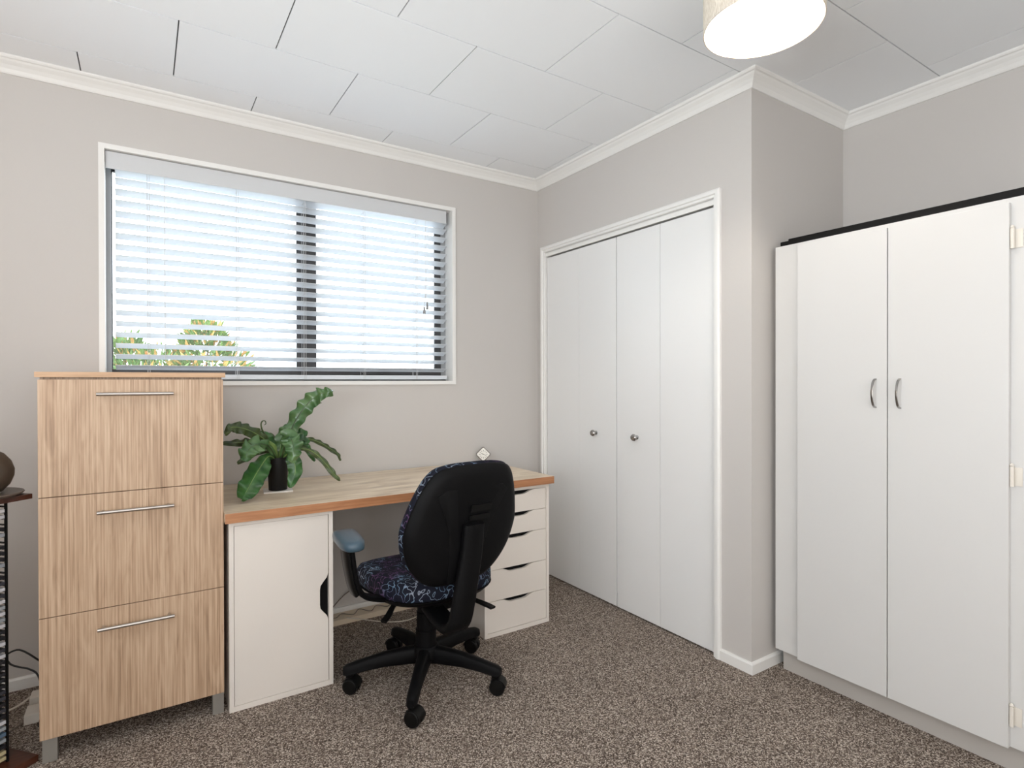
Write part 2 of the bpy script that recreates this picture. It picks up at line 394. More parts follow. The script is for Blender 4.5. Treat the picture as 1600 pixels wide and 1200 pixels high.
def sash(x0, x1, y0, y1, l, r, mat):
    b = MB(); z0, z1 = WZ0+.03, WZ1-.03
    b.box(x0, x0+l, y0, y1, z0, z1, bev=.002); b.box(x1-r, x1, y0, y1, z0, z1, bev=.002); b.box(x0+l, x1-r, y0, y1, z0, z0+.022); b.box(x0+l, x1-r, y0, y1, z1-.03, z1)
    s = build('sliding_sash', b, mat, root)
    b = MB(); b.box(x0+l, x1-r, (y0+y1)/2-.002, (y0+y1)/2+.002, z0+.022, z1-.03); build('glass_pane', b, M['glass'], s)
    return s
sash(WX0+.018, .700, fy0+.020, fy0+.036, .004, .046, M['alu'])
s2 = sash(.690, WX1-.03, fy0+.001, fy0+.017, .058, .040, M['alu'])
b = MB(); b.box(.98, 1.10, fy0-.010, fy0+.002, WZ0+.034, WZ0+.043, bev=.002); b.box(1.09, 1.125, fy0-.02, fy0, WZ0+.036, WZ0+.041)
build('window_latch', b, M['alu'], s2)

# ------------------------------------------------------------------ venetian blind
bl = thing('venetian_blind', 'white venetian blind with open slats hanging in the window', 'blind', (.675, YW+.04, WZ0))
b = MB(); b.box(-.129, 1.452, YW+.006, YW+.016, 2.098, 2.169, bev=.002); b.box(1.442, 1.452, YW+.014, YW+.05, 2.098, 2.169); b.box(-.128, 1.45, YW+.018, YW+.062, 2.125, 2.166)
build('valance', b, M['valance'], bl)
b = MB(); tilt = math.radians(21); SY = YW+.045
zs = [2.094] + [2.060 - .0468*k for k in range(18)]
for z in zs:
    prof = []
    for k in range(7):
        u = -1 + k/3; yy = u*.0245; zz = .003*(1-u*u)
        prof.append((yy, zz))
    top = [(SY + yy*math.cos(tilt) + zz*math.sin(tilt), z - yy*math.sin(tilt) + zz*math.cos(tilt)) for yy, zz in prof]
    bot = [(y, z2-.0022) for y, z2 in reversed(top)]
    lp = top+bot
    b.loft([[Vector((-.097, y, z2)) for y, z2 in lp], [Vector((1.462, y, z2)) for y, z2 in lp]])
build('slats', b, M['blind'], bl)
b = MB(); b.box(-.097, 1.462, SY-.024, SY+.024, 1.212, 1.234, bev=.003); build('bottom_rail', b, M['blind'], bl)
for x in (.022, .373, .677, .979, 1.275):
    b = MB()
    for dx in (-.004, .004):
        for yy in (SY-.027, SY+.027): b.tube([(x+dx, yy, 1.212), (x+dx, yy, 2.12)], .0009, 5, False)
    for z in zs: b.box(x-.0048, x-.0034, SY-.027, SY+.027, z-.0065, z-.0055)
    build('ladder_cord', b, M['cord'], bl)
b = MB(); b.tube([(.082, YW+.004, 1.30), (.082, YW+.004, 2.10)], .0012, 6, False); build('tilt_cord', b, M['cord'], bl)
b = MB(); b.tube([(1.322, YW+.003, 1.66), (1.322, YW+.003, 2.10)], .0013, 6, False); b.tube([(1.322, YW+.003, 1.70), (1.314, YW+.002, 1.63), (1.31, YW+.002, 1.615)], .0012, 6)
pc = build('pull_cord', b, M['cord'], bl)
for x, z in ((1.31, 1.575), (1.328, 1.60)):
    b = MB(); b.lathe([(.003, .042), (.005, .036), (.005, .030), (.008, .004), (.0085, 0)], (x, YW-.004, z), n=12); build('tassel', b, M['tassel'], pc, smooth=True)

# ------------------------------------------------------------------ outside
b = MB(); b.box(-6, 8, 3.2, 16, -.7, -.6); struct(build('ground', b, M['ground']), 'pale paving outside the window', 'ground')
sh = thing('garden_shrub', 'leafy green shrub with orange tips outside the window', 'shrub', (.2, 4.5, -.6))
b = MB(); blobs = [(-.30, 4.45, 1.12, .30, .22), (.05, 4.45, 1.16, .30, .26), (.38, 4.45, 1.22, .27, .27), (.62, 4.45, 1.06, .22, .18), (.2, 4.6, .8, .55, .4), (-.1, 4.5, 1.30, .14, .18), (.36, 4.42, 1.42, .13, .18)]
def card(mb, p, d, L, W):
    d = d.normalized(); s = d.cross(Vector((random.uniform(-1, 1), random.uniform(-1, 1), random.uniform(-.2, 1)))).normalized(); nn = d.cross(s)
    a = mb.bm.verts.new(p); c = mb.bm.verts.new(p+d*L*.45+s*W+nn*W*.4); e = mb.bm.verts.new(p+d*L); f = mb.bm.verts.new(p+d*L*.45-s*W+nn*W*.4); g = mb.bm.verts.new(p+d*L*.5)
    mb.face((a, c, g)); mb.face((c, e, g)); mb.face((e, f, g)); mb.face((f, a, g))
b.mi = 0
for i in range(4600):
    bx = random.choice(blobs); th = random.uniform(0, 2*PI); ph = math.acos(random.uniform(-.6, 1)); rr = random.uniform(.75, 1.0)
    n = Vector((math.cos(th)*math.sin(ph), math.sin(th)*math.sin(ph), math.cos(ph)))
    p = Vector((bx[0]+n.x*bx[3]*rr, bx[1]+n.y*bx[3]*rr, bx[2]+n.z*bx[4]*rr))
    b.mi = 1 if random.random() < (.25 if p.z > 1.2 else .08) else 0
    card(b, p, n + Vector((random.uniform(-.5, .5), random.uniform(-.5, .5), random.uniform(0, .9))), random.uniform(.05, .10), random.uniform(.008, .015))
build('foliage', b, [M['bush_g'], M['bush_o']], sh)
b = MB()
for q in [(-.30, 1.15), (.05, 1.2), (.38, 1.45), (.62, 1.1), (-.1, 1.35), (.2, 1.0)]:
    b.tube([(.2, 4.5, -.6), (.2+(q[0]-.2)*.4, 4.5, .2), (q[0], 4.45, q[1])], lambda t: .03*(1-t)+.005, 7)
build('branch', b, M['bark'], sh, smooth=True)

# ------------------------------------------------------------------ tall oak cabinet with three tilting drawers
CX0, CX1, CY = -.277, .242, 2.29
tc_ = thing('drawer_cabinet', 'tall pale oak cabinet with three deep drawers and steel bar handles', 'cabinet', (-.018, 2.58, 0))
b = MB(); b.box(CX0+.002, CX1-.002, CY+.03, 2.88, .078, 1.2165); build('carcass', b, M['oak'], tc_)
b = MB(); b.box(-.284, .249, CY-.006, 2.89, 1.2165, 1.233, bev=.001); build('top_panel', b, M['oak_top'], tc_)
for k, (z0, z1, hz) in enumerate([(.838, 1.209, 1.161), (.459, .8355, .777), (.075, .4565, .398)]):
    b = MB(); b.box(CX0, CX1, CY, CY+.018, z0, z1, bev=.0008); d = build('drawer', b, M['oak'], tc_)
    b = MB(); yb = CY-.030
    b.tube([(-.127, yb, hz), (.087, yb, hz)], .0058, 14, False)
    for x in (-.112, .072): b.tube([(x, yb, hz), (x, CY+.002, hz)], .0045, 10, False)
    h = build('handle', b, M['steel'], d, smooth=True); h['label'] = 'brushed steel bar handle'
for x, x2 in ((-.271, -.233), (.205, .241)):
    for y in (CY+.004, 2.82):
        b = MB(); b.box(x, x2, y, y+.04, 0, .078, bev=.001); build('leg', b, M['leg'], tc_)

# ------------------------------------------------------------------ desk top on white cabinets
DY, DZ0, DZ1 = 2.250, .692, .728
dk = thing('desktop', 'pale ash desktop with an orange brown wood edge', 'desk', (.98, 2.58, DZ0))
b = MB(); b.box(.243, 1.712, DY+.002, YW-.014, DZ0, DZ1, bev=.001); build('worktop', b, M['desk'], dk)
b = MB(); b.box(.243, 1.712, DY-.001, DY+.002, DZ0+.0005, DZ1-.0005); e = build('edge_band', b, M['edge'], dk); e['label'] = 'orange brown wood edge strip'

def carcase(root, x0, x1, y0, z1, t=.016):
    b = MB(); y1 = y0+.56
    b.box(x0, x0+t, y0, y1, 0, z1, bev=.0008); b.box(x1-t, x1, y0, y1, 0, z1, bev=.0008)
    b.box(x0+t, x1-t, y0, y1, z1-.014, z1); b.box(x0+t, x1-t, y0, y1, 0, .019); b.box(x0+t, x1-t, y1-.006, y1, .019, z1-.014)
    build('carcass', b, M['white_lam'], root)
FY = 2.273
wc = thing('desk_cupboard', 'low white cupboard with one door under the left end of the desk', 'cupboard', (.443, 2.55, 0))
carcase(wc, .257, .629, FY, .690)
# door with a scooped grip on its right edge
def slab(pts, y, t): b = MB(); b.loft([[Vector((x, y, z)) for x, z in pts], [Vector((x, y+t, z)) for x, z in pts]]); return b
dx0, dx1, dz0, dz1 = .2745, .6105, .0205, .6745
g0, g1, gd = .262, .442, .032
pts = [(dx0, dz0), (dx1, dz0)]
for k in range(13):
    t = k/12; s_ = min(1, min(t, 1-t)/.30); s_ = s_*s_*(3-2*s_); pts.append((dx1-gd*s_, g0+(g1-g0)*t))
pts += [(dx1, dz1), (dx0, dz1)]
wd = build('door', slab(pts, FY+.003, .016), M['white_lam'], wc)
b = MB(); b.box(dx1-.045, dx1+.002, FY+.0195, FY+.024, g0-.02, g1+.02); o = build('grip_shade_panel', b, M['black'], wd); o['label'] = 'black panel standing in for shade behind the finger grip'  # black sheet closes the cutout in place of the shade inside

# five drawer unit
dr = thing('drawer_unit', 'low white drawer unit with five drawers under the right end of the desk', 'drawers', (1.51, 2.55, 0))
carcase(dr, 1.325, 1.697, FY, .688)
ex0, ex1 = 1.3425, 1.6795
zz = [.0205, .166, .312, .467, .569, .6725]
for k in range(5):
    z0, z1 = zz[k]+.001, zz[k+1]-.001
    c = (ex0+ex1)/2; gw = .095; gd = .018
    pts = [(ex0, z0), (ex1, z0), (ex1, z1)]
    for j in range(13):
        t = j/12; s_ = min(1, min(t, 1-t)/.32); s_ = s_*s_*(3-2*s_); pts.append((c+gw-2*gw*t, z1-gd*s_))
    pts.append((ex0, z1))
    d = build('drawer', slab(pts, FY+.003, .015), M['white_lam'], dr)
    b = MB(); b.box(c-gw-.004, c+gw+.004, FY+.019, FY+.023, z1-.024, z1+.0005); o = build('grip_shade_panel', b, M['black'], d); o['label'] = 'black shadowed recess behind the finger grip'  # shade behind each drawer grip made as a black sheet

# ------------------------------------------------------------------ tall white cupboard on the right
cb = thing('tall_cupboard', 'tall white painted double door cupboard with chrome bow handles', 'cupboard', (2.5, .97, 0))
KX = 2.202; Y0, Y1c = .42, 1.378; ZB, ZT = .088, 1.752
b = MB()
b.box(KX, KX+.02, 1.262, Y1c, ZB, ZT, bev=.001); b.box(KX, KX+.02, Y0, .63, ZB, ZT, bev=.001); b.box(KX, KX+.02, .63, 1.262, ZT-.05, ZT); b.box(KX, KX+.02, .63, 1.262, ZB, ZB+.05)
b.box(KX+.02, XI-.02, Y1c-.018, Y1c, ZB, ZT); b.box(KX+.02, XI-.02, Y0, Y0+.018, ZB, ZT); b.box(KX+.02, XI-.02, Y0+.018, Y1c-.018, ZT-.018, ZT); b.box(KX+.02, XI-.02, Y0+.018, Y1c-.018, ZB, ZB+.018); b.box(XI-.028, XI-.02, Y0+.018, Y1c-.018, ZB+.018, ZT-.018)
build('carcass', b, M['cab'], cb)
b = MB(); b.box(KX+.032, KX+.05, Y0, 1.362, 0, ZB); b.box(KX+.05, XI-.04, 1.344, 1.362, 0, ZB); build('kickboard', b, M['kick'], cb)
for (ya, yb, hy, hs) in ((.949, 1.273, .985, 1.276), (.615, .9455, .907, .609)):
    b = MB(); b.box(KX-.019, KX-.001, ya, yb, .088, 1.735, bev=.0015); d = build('door', b, M['cab'], cb)
    b = MB(); fx = KX-.019; prof = []
    P = [(fx+.001, hy, 1.205), (fx-.010, hy, 1.203), (fx-.022, hy, 1.19), (fx-.030, hy, 1.155), (fx-.022, hy, 1.12), (fx-.010, hy, 1.107), (fx+.001, hy, 1.105)]
    b.ribbon(P, (0, 1, 0), lambda t: .0075, .0055)
    h = build('handle', b, M['chrome'], d, smooth=True); h['label'] = 'chrome bow handle'
    for z in (1.626, .910, .186):
        b = MB()
        if hs < 1:
            b.tube([(KX-.012, hs, z-.03), (KX-.012, hs, z+.03)], .0055, 10, False); b.lathe([(.004, 0), (.0062, .004), (.003, .010)], (KX-.012, hs, z+.03), n=10)
            b.box(KX-.003, KX-.0005, hs-.022, hs, z-.028, z+.028, bev=.0008)
        else:
            b.tube([(KX-.004, hs, z-.022), (KX-.004, hs, z+.022)], .0030, 8, False)
            b.box(KX-.009, KX-.001, hs-.0005, hs+.0015, z-.006, z+.006)
        build('hinge', b, M['leg'] if hs > 1 else M['plastic_w'], d, smooth=True)
bk = thing('flat_case', 'long flat black case lying on top of the white cupboard', 'case', (2.33, .9, ZT))
b = MB(); b.box(2.222, 2.40, .30, 1.335, ZT, ZT+.030, bev=.004); build('case_body', b, M['blackbar'], bk)
b = MB(); b.box(2.226, 2.39, 1.335, 1.372, ZT+.002, ZT+.024, bev=.004); build('end_cap', b, M['blackbar'], bk)

# ------------------------------------------------------------------ pendant drum lamp
LX, LY, LZ, LR = 1.49, .972, 2.212, .161
lp = thing('ceiling_lamp', 'round drum ceiling lamp with beige linen shade and glowing diffuser', 'lamp', (LX, LY, ZC))
b = MB()
rings = []
for r, z in ((LR, LZ), (LR, LZ+.20), (LR-.003, LZ+.20), (LR-.003, LZ)):
    rings.append([Vector((LX+r*math.cos(2*PI*k/64), LY+r*math.sin(2*PI*k/64), z)) for k in range(64)])
rings.append(rings[0]); b.loft(rings, cap0=False, cap1=False); bmesh.ops.remove_doubles(b.bm, verts=b.bm.verts, dist=1e-6)
build('lamp_shade', b, M['shade'], lp, smooth=True)
b = MB(); b.lathe([(LR-.0035, .006), (LR-.0035, .008)], (LX, LY, LZ), n=64); build('diffuser', b, M['diffuser'], lp)
b = MB(); b.lathe([(LR-.004, .192), (LR-.004, .196)], (LX, LY, LZ), n=48); b.lathe([(.05, .196), (.05, ZC-LZ)], (LX, LY, LZ), n=32)
b.lathe([(.018, .125), (.018, .192)], (LX, LY, LZ), n=16)
build('ceiling_mount', b, M['plastic_w'], lp, smooth=True)

# ------------------------------------------------------------------ office chair
CHX, CHY = .948, 2.095
ch = thing('office_chair', 'black office chair with patterned fabric seat on five castors', 'chair', (CHX, CHY, 0))
PHI = math.radians(4)
F = Vector((-math.sin(PHI), math.cos(PHI), 0)); W = Vector((math.cos(PHI), math.sin(PHI), 0)); C0 = Vector((CHX, CHY, 0))
def L(w_, f_, z): return C0 + W*w_ + F*f_ + Vector((0, 0, z))
b = MB()
b.lathe([(.020, .085), (.042, .090), (.056, .105), (.054, .135), (.046, .148), (.042, .15)], C0, n=28)
base = build('star_base_hub', b, M['black'], ch, smooth=True)
for k in range(5):
    a = math.radians(20+72*k); d = Vector((math.cos(a), math.sin(a), 0)); s_ = Vector((-math.sin(a), math.cos(a), 0)); rings = []
    for r, w_, h_, z in ((.02, .062, .068, .112), (.08, .056, .064, .113), (.16, .050, .054, .110), (.23, .046, .046, .101), (.28, .046, .042, .092), (.308, .044, .038, .087), (.320, .030, .026, .085)):
        p = C0 + d*r + Vector((0, 0, z)); c = []
        for q in range(12):
            t = 2*PI*q/12; cx, cz = math.cos(t), math.sin(t)
            cx = math.copysign(abs(cx)**.6, cx); cz = math.copysign(abs(cz)**.6, cz)
            c.append(p + s_*cx*w_/2*(1.0 if cz < 0 else .82) + Vector((0, 0, cz*h_/2)))
        rings.append(c)
    b = MB(); b.loft(rings); leg = build('base_arm', b, M['black'], ch, smooth=True, angle=50)
    cp = C0 + d*.296; sw = a + [1.9, .5, 2.6, 1.2, .2][k]; wd_ = Vector((math.cos(sw), math.sin(sw), 0)); ax = Vector((-wd_.y, wd_.x, 0)); ctr = cp + wd_*.010 + Vector((0, 0, .030))
    b = MB(); b.tube([cp+Vector((0, 0, .05)), cp+Vector((0, 0, .085))], .009, 10, False)
    b.lathe([(.011, 0), (.015, .012), (.013, .022)], cp+Vector((0, 0, .052)), n=12)
    prof = []
    arc = [PI*(.02+.075*j) for j in range(11)]; pr = [ctr + wd_*(.0335*math.cos(t)) + Vector((0, 0, .0335*math.sin(t))) for t in arc] + [ctr + wd_*(.0312*math.cos(t)) + Vector((0, 0, .0312*math.sin(t))) for t in reversed(arc)]
    b.loft([[p - ax*.023 for p in pr], [p + ax*.023 for p in pr]])
    pr = [ctr + wd_*(.031*math.cos(t)) + Vector((0, 0, .031*math.sin(t))) for t in arc]; b.loft([[p - ax*.004 for p in pr], [p + ax*.004 for p in pr]])
    cs = build('caster', b, M['black2'], leg, smooth=True)
    for sg in (-1, 1):
        b = MB(); b.lathe([(.006, .0045), (.027, .0050), (.0300, .008), (.0300, .020), (.0265, .0245), (.012, .0260), (.004, .0260)], ctr, ax*sg, 24); build('caster_wheel', b, M['black2'], cs, smooth=True)
b = MB(); b.lathe([(.041, .140), (.041, .21), (.037, .212), (.037, .28), (.034, .282), (.034, .345)], C0, n=28); build('gas_column', b, M['black'], ch, smooth=True)
b = MB(); mt = Matrix.Translation(C0) @ Matrix.Rotation(PHI, 4, 'Z')
b.box(-.055, .055, -.16, .10, .335, .378, bev=.008, M4=mt); b.box(-.11, .11, -.06, .06, .368, .385, bev=.004, M4=mt); mech = build('tilt_mechanism', b, M['black'], ch)
b = MB(); b.lathe([(.014, 0), (.018, .004), (.018, .03), (.014, .034)], L(.055, -.08, .352), W, 16); build('tension_knob', b, M['black2'], mech, smooth=True)
# seat
def seat_ring(hw, hd, z, cf=0, e=2.9, n=48, dz=None):
    out = []
    for k in range(n):
        t = 2*PI*k/n; c, s = math.cos(t), math.sin(t)
        x = math.copysign(abs(c)**(2/e), c)*hw; y = math.copysign(abs(s)**(2/e), s)*hd
        x *= (1 + .06*(y/hd))
        zz_ = z + (dz(x, y) if dz else 0)
        out.append(L(x, y+cf, zz_))
    return out
dip = lambda x, y: -.018*max(0, (y-.10)/.13)**2 + .010*(x/.22)**2
b = MB(); rr = [(.215, .215, .398), (.236, .236, .404), (.243, .242, .425), (.242, .241, .448), (.232, .232, .464), (.205, .205, .472), (.15, .15, .473), (.08, .08, .470), (.02, .02, .469)]
b.loft([seat_ring(p, q, z, .0, dz=(dip if z > .43 else None)) for p, q, z in rr]); sc_ = build('seat', b, M['fabric'], ch, smooth=True, angle=80); sc_['label'] = 'seat cushion in black fabric with pale blue squiggles'
b = MB(); b.loft([seat_ring(p, q, z) for p, q, z in [(.13, .13, .376), (.19, .19, .378), (.222, .222, .388), (.240, .239, .404), (.244, .243, .410), (.238, .238, .412)]]); build('seat_pan', b, M['black'], ch, smooth=True, angle=60)
# backrest
TH = math.radians(8); UP = Vector((0, 0, 1))*math.cos(TH) - F*math.sin(TH); NB = F*math.cos(TH) + Vector((0, 0, 1))*math.sin(TH)   # NB points to the sitter
BC = C0 - F*.300 + Vector((0, 0, .66))
half = [(0, -.180), (.07, -.180), (.118, -.168), (.155, -.143), (.19, -.105), (.214, -.06), (.2265, -.01), (.229, .03), (.217, .085), (.202, .135), (.186, .175), (.167, .208), (.140, .231), (.095, .242), (.05, .2455), (0, .246)]
hp = catmull([Vector((x, y, 0)) for x, y in half], 4)
outl = [(p.x, p.y) for p in hp] + [(-p.x, p.y) for p in reversed(hp[1:-1])]
def bring(s, n, inset=0):
    out = []
    for x, y in outl:
        yc = .03; xx = x*s; yy = yc + (y-yc)*s
        r = math.hypot(x, y-yc)
        if inset: xx = x*(1-inset/max(r, .01)); yy = yc+(y-yc)*(1-inset/max(r, .01))
        xs_ = xx + .10*(yy-.06)
        out.append(BC + W*xs_ + UP*yy + NB*(n + .35*xx*xx - .10*(yy-.03)**2))
    return out
b = MB(); b.loft([bring(1, .003, .001), bring(1, .004, -.003), bring(1, .0, -.005), bring(1, -.006, -.001), bring(1, -.014, .006), bring(1, -.022, .018), bring(1, -.026, .034), bring(.7, -.028), bring(.4, -.029), bring(.1, -.030)], cap0=False)
bs = build('backrest_shell', b, M['black'], ch, smooth=True, angle=75)
b = MB(); b.loft([bring(1, .002, .006), bring(1, .006, -.003), bring(1, .022, -.008), bring(1, .036, -.004), bring(1, .044, .014), bring(1, .050, .035), bring(.6, .054), bring(.3, .054), bring(.05, .054)])
bc_ = build('backrest_cushion', b, M['fabric'], ch, smooth=True, angle=80); bc_['label'] = 'backrest cushion in black fabric with blue and purple pattern'
def BP(x, y, n): return BC + W*(x + .10*(y-.06)) + UP*y + NB*(n + .35*x*x - .10*(y-.03)**2)
b = MB()   # raised centre panel of the shell
cpn = [(-.150, .150), (-.120, .172), (.120, .172), (.150, .150), (.115, .09), (.085, .02), (.068, -.06), (.060, -.165), (-.060, -.165), (-.068, -.06), (-.085, .02), (-.115, .09)]
b.loft([[BP(x, y, -.024) for x, y in cpn], [BP(x*.99, y, -.0295) for x, y in cpn], [BP(x*.96, y*.985, -.031) for x, y in cpn]]); build('shell_spine_panel', b, M['black'], bs, smooth=True, angle=40)
b = MB()
for y0_, y1_ in ((.086, .110), (.055, .074)):
    q = [(-.012, y0_), (.075, y0_), (.075, y1_), (-.012, y1_)]
    b.loft([[BP(x, y, -.032) for x, y in q], [BP(x, y, -.0385) for x, y in q]])
build('shell_slot', b, M['black2'], bs)
b = MB()
def jl(f_, z): return L(-.045*max(0, min(1, (.64-z)/.3)), f_, z)
b.ribbon([jl(-.352, .70), jl(-.345, .60), jl(-.340, .50), jl(-.335, .42), jl(-.322, .35), jl(-.27, .320), jl(-.20, .328), jl(-.12, .350)], W, lambda t: .078+.012*math.sin(PI*t), .034)
build('back_support_bar', b, M['black'], ch, smooth=True, angle=50)
# single armrest on the left
b = MB(); pads = []
pc_ = Vector((.584, 1.925, .668)); pd = Vector((.10, .995, 0)).normalized(); pw = Vector((pd.y, -pd.x, 0))
def pad_ring(sx, sy, z):
    out = []
    for k in range(36):
        t = 2*PI*k/36; c, s = math.cos(t), math.sin(t); x = math.copysign(abs(c)**.62, c)*.042*sx; y = math.copysign(abs(s)**.62, s)*.122*sy
        droop = -.012*max(0, (y-.04)/.08)**2
        out.append(pc_ + pw*x + pd*y + Vector((0, 0, z+droop)))
    return out
b.loft([pad_ring(.80, .93, -.020), pad_ring(.97, .99, -.016), pad_ring(1.0, 1.0, -.006), pad_ring(.98, .99, .004), pad_ring(.86, .95, .010), pad_ring(.5, .8, .012), pad_ring(.1, .3, .012)])
ap_ = build('armrest_pad', b, M['pad'], ch, smooth=True, angle=60)
b = MB(); b.ribbon([(.583, 1.915, .655), (.590, 1.918, .60), (.600, 1.925, .54), (.615, 1.935, .490), (.642, 1.95, .452), (.69, 1.975, .424), (.75, 2.0, .402), (.82, 2.02, .388)], (-.12, 1, 0), lambda t: .050, .018)
build('armrest_bracket', b, M['black'], ch, smooth=True, angle=50)
b = MB(); b.ribbon([(.568, 1.912, .645), (.575, 1.915, .59), (.585, 1.922, .54), (.597, 1.932, .495), (.612, 1.94, .462)], (-.12, 1, 0), lambda t: .058-.012*t, .014)
build('armrest_sleeve', b, M['black2'], ch, smooth=True, angle=50)
for P_, wv in (([L(-.10, -.02, .372), L(-.17, -.07, .366), L(-.215, -.115, .352), L(-.245, -.14, .345)], (.5, -.85, 0)), ([L(.06, -.12, .365), L(.09, -.19, .366), L(.11, -.27, .362), L(.118, -.30, .358)], (1, .2, 0))):
    b = MB(); b.ribbon(P_, wv, lambda t: .012+.014*min(1, t*1.6), .009); build('lever', b, M['black2'], mech, smooth=True)

# ------------------------------------------------------------------ fern in black pot
PX, PY, PZ = .487, 2.608, DZ1
co = build('coaster', MB().box(PX-.058, PX+.058, PY-.05, PY+.05, PZ, PZ+.006, bev=.0015, M4=Matrix.Translation((PX, PY, 0)) @ Matrix.Rotation(math.radians(-8), 4, 'Z') @ Matrix.Translation((-PX, -PY, 0))), M['coaster'], origin=(0, 0, 0))
tag(co, 'thin square white coaster beneath the black plant pot', 'coaster')
fn = thing('potted_fern', 'green bird nest fern with wavy leaves in a black pot on the desk', 'plant', (PX, PY, PZ+.006))
z0 = PZ+.006
b = MB(); b.lathe([(.036, 0), (.0375, .002), (.0435, .138), (.0435, .142), (.041, .142), (.040, .128)], (PX, PY, z0), n=40); pot = build('pot', b, M['pot'], fn, smooth=True)
b = MB(); b.lathe([(.0405, .126), (.0405, .130)], (PX, PY, z0), n=24); build('soil', b, M['soil'], pot)
LEAVES = [
('leaf_pale',.034,[(0.499,2.600,0.860),(0.532,2.620,0.938),(0.557,2.640,1.006),(0.599,2.640,1.075),(0.638,2.630,1.121),(0.673,2.600,1.147),(0.713,2.570,1.158)]),
('leaf_olive',.022,[(0.486,2.600,0.860),(0.460,2.590,0.917),(0.423,2.560,0.960),(0.376,2.530,0.994),(0.332,2.500,1.014),(0.292,2.480,1.020),(0.267,2.460,0.998)]),
('leaf_olive',.016,[(0.484,2.620,0.860),(0.455,2.660,0.916),(0.414,2.700,0.935),(0.380,2.730,0.934),(0.338,2.740,0.933),(0.280,2.740,0.934)]),
('leaf_pale',.033,[(0.483,2.590,0.860),(0.446,2.550,0.922),(0.403,2.500,0.946),(0.362,2.450,0.943),(0.339,2.420,0.922),(0.333,2.410,0.889)]),
('leaf_olive',.014,[(0.482,2.610,0.862),(0.453,2.620,0.901),(0.404,2.630,0.901),(0.366,2.630,0.879),(0.330,2.620,0.859)]),
('leaf',.040,[(0.476,2.590,0.865),(0.437,2.530,0.890),(0.401,2.490,0.858),(0.366,2.450,0.815),(0.336,2.420,0.772),(0.317,2.395,0.750)]),
('leaf_pale',.034,[(0.495,2.590,0.860),(0.504,2.560,0.923),(0.511,2.520,0.967),(0.518,2.480,0.956),(0.522,2.460,0.913),(0.513,2.455,0.864)]),
('leaf',.028,[(0.500,2.590,0.866),(0.520,2.540,0.896),(0.534,2.520,0.865),(0.537,2.510,0.817),(0.512,2.500,0.756)]),
('leaf',.022,[(0.500,2.620,0.862),(0.545,2.660,0.922),(0.577,2.680,0.959),(0.605,2.680,0.966),(0.625,2.670,0.960)]),
('leaf',.022,[(0.504,2.620,0.862),(0.554,2.650,0.911),(0.583,2.660,0.937),(0.611,2.660,0.935),(0.625,2.660,0.917)]),
('leaf_olive',.009,[(0.505,2.620,0.862),(0.577,2.680,0.924),(0.636,2.720,0.935),(0.693,2.740,0.915),(0.746,2.760,0.882),(0.789,2.760,0.848),(0.801,2.760,0.816)]),
('leaf_olive',.011,[(0.502,2.600,0.862),(0.555,2.580,0.904),(0.604,2.560,0.902),(0.648,2.550,0.869),(0.684,2.540,0.823),(0.712,2.530,0.782),(0.734,2.530,0.760)]),
('leaf',.016,[(0.503,2.620,0.862),(0.565,2.650,0.910),(0.602,2.670,0.915),(0.635,2.680,0.885),(0.661,2.680,0.834)]),
('leaf_olive',.018,[(0.487,2.620,0.862),(0.485,2.640,0.905),(0.473,2.660,0.938),(0.467,2.670,0.977)]),
('leaf_pale',.026,[(0.490,2.610,0.862),(0.500,2.620,0.912),(0.512,2.640,0.954),(0.527,2.650,0.986),(0.537,2.660,1.014)]),
('leaf',.022,[(0.486,2.620,0.862),(0.475,2.630,0.901),(0.455,2.630,0.942),(0.434,2.630,0.970),(0.405,2.630,0.978)]),
('leaf',.012,[(0.490,2.590,0.862),(0.513,2.580,0.904),(0.521,2.570,0.932),(0.527,2.570,0.959)]),
('stem',.010,[(0.480,2.590,0.862),(0.471,2.580,0.907),(0.457,2.570,0.930),(0.443,2.560,0.948)]),
]
def fern_leaf(mat, hw, pts, k):
    rnd = random.Random(k*13+5)
    P = catmull([Vector(p) for p in pts], 16); n = len(P); mb = MB(); NS = 10; A = [.42, .3, .4, .4, .3, .12, .42, .12, .3, .3, .4, .3, .3, .2, .3, .2, .2, .2][k]
    tube_r = .0016
    ph = rnd.uniform(0, 6); ph2 = rnd.uniform(0, 6); length = sum((P[i+1]-P[i]).length for i in range(n-1)); fr = length/rnd.uniform(.040, .052)*2*PI; f2 = fr*.57
    rows_t, rows_b = [], []
    tocam = Vector((-.15, -1, .35)).normalized()
    for i, p in enumerate(P):
        t = i/(n-1); tg = (P[min(i+1, n-1)]-P[max(i-1, 0)]).normalized()
        sd = tg.cross(tocam); 
        if sd.length < .2: sd = tg.cross(Vector((0, 0, 1)))
        sd.normalize(); nn = sd.cross(tg).normalized()
        wv = hw*min(1, (t/.42))**1.1*max(0, (1-t)/.28 if t > .72 else 1)**.55 + .0018
        row = []
        for j in range(NS+1):
            u = -1+2*j/NS; side = ph if u < 0 else ph2
            ru = (math.sin(fr*t+side+abs(u)*1.1)+.6*math.sin(f2*t+side*2))*abs(u)**1.5*hw*A*min(1, t*3)
            wob = 1+A*.28*(math.sin(fr*t+side+1.2)+.5*math.sin(f2*t+side))*abs(u)**2
            cup = -abs(u)**1.4*hw*.22
            row.append(p + sd*(u*wv*wob) + nn*(ru+cup+(.0012 if j == NS//2 else 0)))
        rows_t.append(row); rows_b.append([q - nn*.0007 for q in row])
    rings = [a + list(reversed(c)) for a, c in zip(rows_t, rows_b)]
    mb.loft(rings)
    return mb
